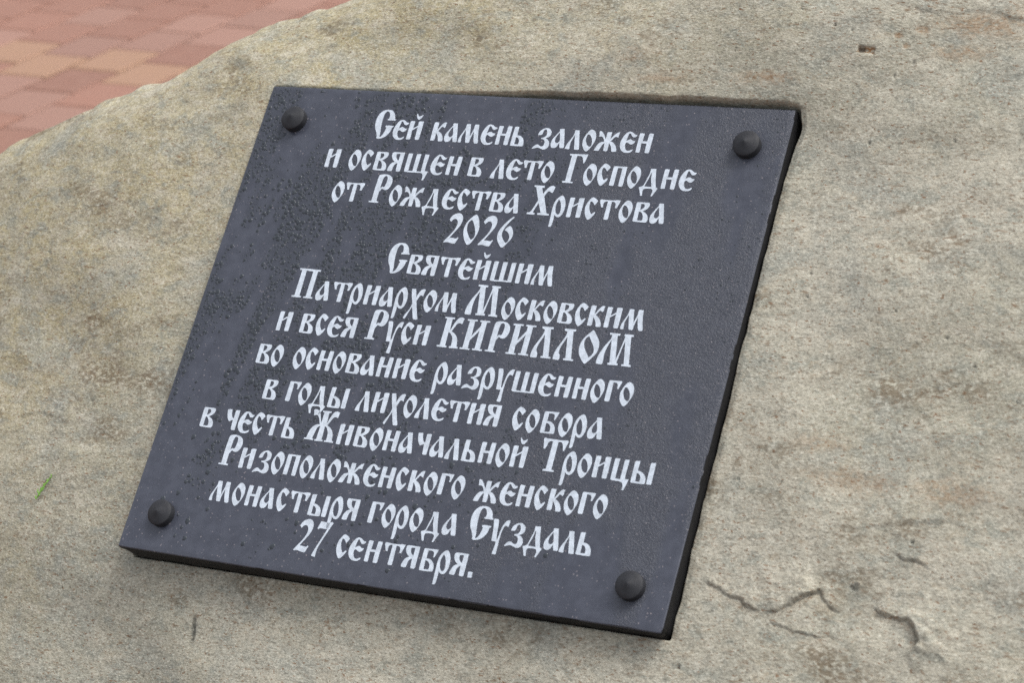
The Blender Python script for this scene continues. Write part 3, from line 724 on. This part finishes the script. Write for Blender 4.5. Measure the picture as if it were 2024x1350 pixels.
def smooth_poly(pts, sub=4):
    n, out = len(pts), []
    def tan(i):
        a, b = pts[i - 1], pts[(i + 1) % n]
        return ((b[0] - a[0]) / 2, (b[1] - a[1]) / 2)
    for i in range(n):
        p, q = pts[i], pts[(i + 1) % n]
        if not p[2] and not q[2]:
            out.append((p[0], p[1])); continue
        dx, dy = q[0] - p[0], q[1] - p[1]; L = math.hypot(dx, dy)
        def lim(t):
            l = math.hypot(*t)
            return (t[0] * min(1, L / (l + 1e-9)), t[1] * min(1, L / (l + 1e-9)))
        m0 = lim(tan(i)) if p[2] else (dx, dy); m1 = lim(tan((i + 1) % n)) if q[2] else (dx, dy)
        for k in range(sub):
            s = k / sub; s2, s3 = s * s, s * s * s
            h = (2 * s3 - 3 * s2 + 1, s3 - 2 * s2 + s, -2 * s3 + 3 * s2, s3 - s2)
            out.append(tuple(h[0] * p[c] + h[1] * m0[c] + h[2] * q[c] + h[3] * m1[c] for c in (0, 1)))
    return out


POLY = {ch: [smooth_poly(c) for c in cs] for ch, cs in FONT.items()}
WIDTH = {ch: max(x for c in cs for x, _ in c) for ch, cs in POLY.items()}
RES = 2.0                              # text raster (cells per mm), keeps rain off the paint when drops are scattered
TXT = np.zeros((int(PW * RES) + 1, int(PH * RES) + 1), bool)


def raster(polys, u0, v0):
    us_, vs_ = [], []
    for c in polys:
        us_ += [u0 + x for x, _ in c]; vs_ += [v0 - y for _, y in c]
    i0, i1 = int(min(us_) * RES) - 1, int(max(us_) * RES) + 2; j0, j1 = int(min(vs_) * RES) - 1, int(max(vs_) * RES) + 2
    gu, gv = np.meshgrid(np.arange(i0, i1) / RES, np.arange(j0, j1) / RES, indexing='ij')
    ins = np.zeros(gu.shape, bool)
    for c in polys:
        n = len(c)
        for k in range(n):
            a = (u0 + c[k][0], v0 - c[k][1]); b = (u0 + c[(k + 1) % n][0], v0 - c[(k + 1) % n][1])
            if a[1] == b[1]: continue
            ins ^= ((a[1] > gv) != (b[1] > gv)) & (gu < (b[0] - a[0]) * (gv - a[1]) / (b[1] - a[1]) + a[0])
    TXT[i0:i1, j0:j1] |= ins


def text_mesh(items):
    cu = bpy.data.curves.new('text_line', 'CURVE'); cu.dimensions = '2D'; cu.fill_mode = 'BOTH'
    cu.extrude = 0.00028
    for ch, u0, v0 in items:
        for c in POLY[ch]:
            s = cu.splines.new('POLY'); s.points.add(len(c) - 1); s.use_cyclic_u = True
            for p, (x, y) in zip(s.points, c): p.co = ((u0 + x) * MM, -(v0 - y) * MM, 0, 1)
        raster(POLY[ch], u0, v0)
    o = bpy.data.objects.new('tmp', cu); C.objects.link(o)
    bpy.context.view_layer.update()
    me = bpy.data.meshes.new_from_object(o.evaluated_get(bpy.context.evaluated_depsgraph_get()))
    bpy.data.objects.remove(o); bpy.data.curves.remove(cu)
    me.name = 'text_line'
    return me


lines = {}
for ln, wd, ua, ub in WORDS:
    v0 = LINE0 + PITCH_V * (ln - 1)
    tot = sum(WIDTH[c] for c in wd)
    gaps = [RBEAR.get(wd[i], 1) + LBEAR.get(wd[i + 1], 1) for i in range(len(wd) - 1)]
    k = min(1.5, max(0.7, (ub - ua - tot) / sum(gaps))) if gaps else 0
    x = (ua + ub) / 2 - (tot + k * sum(gaps)) / 2
    for i, ch in enumerate(wd):
        lines.setdefault(ln, []).append((ch, x, v0))
        x += WIDTH[ch] + (k * gaps[i] if i < len(gaps) else 0)
for ln in sorted(lines):
    part('text_line', text_mesh(lines[ln]), M_TEXT)

# ------------------------------------------------------------------ four conical screw caps
CAPS = ((36.0, 33.8), (467.5, 35.2), (34.8, 406.0), (467.6, 407.2))
prof = [(11.0, -0.6), (11.1, 0.0), (11.2, 0.5), (11.3, 5.8), (11.2, 6.5), (10.8, 6.9), (8.0, 7.9), (4.0, 9.5), (1.1, 10.7), (0.45, 10.95)]
NS = 64
for (cu_, cv_) in CAPS:
    vs_, qs_ = [], []
    for (r_, h_) in prof:
        a = np.arange(NS) / NS * 2 * math.pi
        vs_.append(loc(cu_ + r_ * np.cos(a), cv_ + r_ * np.sin(a), np.full(NS, h_)))
    for l in range(len(prof) - 1):
        i = np.arange(NS); j = (i + 1) % NS
        qs_.append(np.stack([l * NS + j, l * NS + i, (l + 1) * NS + i, (l + 1) * NS + j], -1))
    vs_.append(loc([cu_], [cv_], [11.05])); top = len(prof) * NS; i = np.arange(NS)
    ts_ = np.stack([(len(prof) - 1) * NS + (i + 1) % NS, (len(prof) - 1) * NS + i, np.full(NS, top)], -1)
    me = mesh_np('screw_cap', np.concatenate(vs_), np.concatenate(qs_), ts_)
    b_ = bmesh.new(); b_.from_mesh(me); bmesh.ops.recalc_face_normals(b_, faces=b_.faces)
    for e in b_.edges:
        if len(e.link_faces) == 2 and e.calc_face_angle() > R(40): e.smooth = False
    b_.to_mesh(me); b_.free()
    part('screw_cap', me, M_CAP)

# ------------------------------------------------------------------ rain on the slab
TX2 = TXT.copy()
for _ in range(1):
    z = TX2.copy(); z[1:] |= TX2[:-1]; z[:-1] |= TX2[1:]; z[:, 1:] |= TX2[:, :-1]; z[:, :-1] |= TX2[:, 1:]; TX2 = z


def on_text(u, v, r):
    for a in range(0, 8):
        i, j = int((u + r * math.cos(a * .785)) * RES), int((v + r * math.sin(a * .785)) * RES)
        if not (0 <= i < TXT.shape[0] and 0 <= j < TXT.shape[1]) or TX2[i, j]: return True
    return TX2[int(u * RES), int(v * RES)]


def near_cap(u, v, r):
    return any((u - a) ** 2 + (v - b) ** 2 < (10.4 + r) ** 2 for a, b in CAPS)


cell = {}
drops = []


def try_drop(u, v, r, asp=1.0, pack=0.72):
    if not (r + 1.2 < u < PW - r - 1.2 and r + 1.2 < v < PH - r * asp - 1.2): return False
    if on_text(u, v, r) or near_cap(u, v, r): return False
    ci, cj = int(u / 6), int(v / 6)
    for a in range(ci - 1, ci + 2):
        for b in range(cj - 1, cj + 2):
            for (x, y, q) in cell.get((a, b), ()):
                if (x - u) ** 2 + (y - v) ** 2 < ((q + r) * pack) ** 2: return False
    cell.setdefault((ci, cj), []).append((u, v, r)); drops.append((u, v, r, asp)); return True


# big beads first: lower half, many hanging just below letters
for _ in range(900):
    u, v = rng.uniform(20, 440), rng.uniform(250, 425)
    if rng.random() < 0.13 * sstep(240, 330, v) * sstep(470, 300, u): try_drop(u, v, rng.uniform(1.3, 2.3), rng.uniform(1.0, 1.7))
N = 60000
pu, pv = rng.uniform(0, PW, N), rng.uniform(0, PH, N)
dens = wet_density(pu, pv)
szn = 0.5 + 0.5 * fbm(pu / 20, pv / 20, 431, 2)
rad = (0.75 + 1.35 * rng.random(N) ** 2.0) * (0.65 + 0.6 * szn) * (0.5 + 0.5 * sstep(400, 160, pu))
pk = rng.random(N) < dens ** 1.5 * 0.42
for u, v, r_ in zip(pu[pk], pv[pk], rad[pk]): try_drop(u, v, float(r_), 1.0 + 0.5 * random.random(), 0.56)
NA = 10
rings = ((1.0, -0.03), (0.86, 0.14), (0.52, 0.25))
vs_, qs_, ts_ = [], [], []
ang = np.arange(NA) / NA * 2 * math.pi
for (u, v, r_, asp) in drops:
    wobl = 1 + rng.uniform(-.26, .26, NA); ph = rng.uniform(0, 1)
    b0 = len(vs_) * 0 + sum(0 for _ in ()) if False else None
    sv = np.where(np.sin(ang) > 0, asp, 1.0)
    for (k, h) in rings:
        vs_.append(loc(u + r_ * k * wobl * np.cos(ang + ph), v + r_ * k * wobl * sv * np.sin(ang + ph), np.full(NA, 0.04 + r_ * h)))
    vs_.append(loc([u], [v], [0.04 + r_ * 0.28]))
nd = len(drops); st_ = 3 * NA + 1
i = np.arange(NA); j = (i + 1) % NA
pat = np.concatenate([np.stack([l * NA + j, l * NA + i, (l + 1) * NA + i, (l + 1) * NA + j], -1) for l in (0, 1)])
pt = np.stack([2 * NA + j, 2 * NA + i, np.full(NA, 3 * NA)], -1)
offs = (np.arange(nd) * st_)[:, None, None]
me = mesh_np('rain_drops', np.concatenate(vs_), (pat[None] + offs).reshape(-1, 4), (pt[None] + offs).reshape(-1, 3))
b_ = bmesh.new(); b_.from_mesh(me); bmesh.ops.recalc_face_normals(b_, faces=b_.faces); b_.to_mesh(me); b_.free()
tag(link('rain_drops', me, M_WATER, None, FRAME), 'dark beads of rain water scattered over the polished face of the black plaque', 'rain drops', None, 'stuff')
print('DROPS', nd)

# ------------------------------------------------------------------ green conifer sprig on the stone
def tube(bm, pts, rads, n=8):
    rings_ = []
    for k, p in enumerate(pts):
        d = (Vector(pts[min(k + 1, len(pts) - 1)]) - Vector(pts[max(k - 1, 0)])).normalized()
        a = d.cross(Vector((0, 0, 1))).normalized(); b = d.cross(a)
        rings_.append([bm.verts.new(Vector(p) + rads[k] * (a * math.cos(t) + b * math.sin(t))) for t in (2 * math.pi * q / n for q in range(n))])
    for r0, r1_ in zip(rings_, rings_[1:]):
        for q in range(n): bm.faces.new((r0[q], r0[(q + 1) % n], r1_[(q + 1) % n], r1_[q]))
    bm.faces.new(rings_[0][::-1]); bm.faces.new(rings_[-1])


def ground_w(u, v):
    return float(W[np.argmin(abs(us - u)), np.argmin(abs(vs - v))])


SU, SV = -115.0, 391.0
sw = max(ground_w(SU + a, SV + b) for a, b in ((0, 0), (5, -8), (-4, 8), (3, -4), (-3, 4)))
sprig = bpy.data.objects.new('conifer_sprig', None); C.objects.link(sprig); sprig.empty_display_size = 0.02
sprig.matrix_world = FRAME @ Matrix.Translation(Vector(loc(SU, SV, sw)))
tag(sprig, 'small bright green conifer sprig lying on the stone left of the plaque', 'twig')
path = [(-4.3, 11.5), (-2.9, 6.0), (-1.6, 1.0), (0.7, -4.7), (3.3, -11.0)]
pts = [tuple(loc(a, b, 1.6 + 0.5 * math.sin(k))) for k, (a, b) in enumerate(path)]
bm = bmesh.new(); tube(bm, pts, [0.0004, 0.0006, 0.0007, 0.0007, 0.0004]); me = bpy.data.meshes.new('stem'); bm.to_mesh(me); bm.free()
o = link('stem', me, M_GREEN); o.parent = sprig
for k in range(11):
    f = k / 10.0
    x = np.interp(f * 4, range(5), [p[0] for p in path]); y = np.interp(f * 4, range(5), [p[1] for p in path])
    s = 1 if k % 2 else -1
    L = (2.4 - 1.2 * f) * (1.7 if k in (2, 3) else 1)
    bm = bmesh.new()
    tube(bm, [tuple(loc(x, y, 1.7)), tuple(loc(x + s * L * .55, y - L * .65, 2.1)), tuple(loc(x + s * L * .8, y - L * 1.35, 1.6))], [0.0006, 0.0006, 0.0002])
    me = bpy.data.meshes.new('leaf'); bm.to_mesh(me); bm.free()
    o = link('leaf', me, M_GREEN); o.parent = sprig
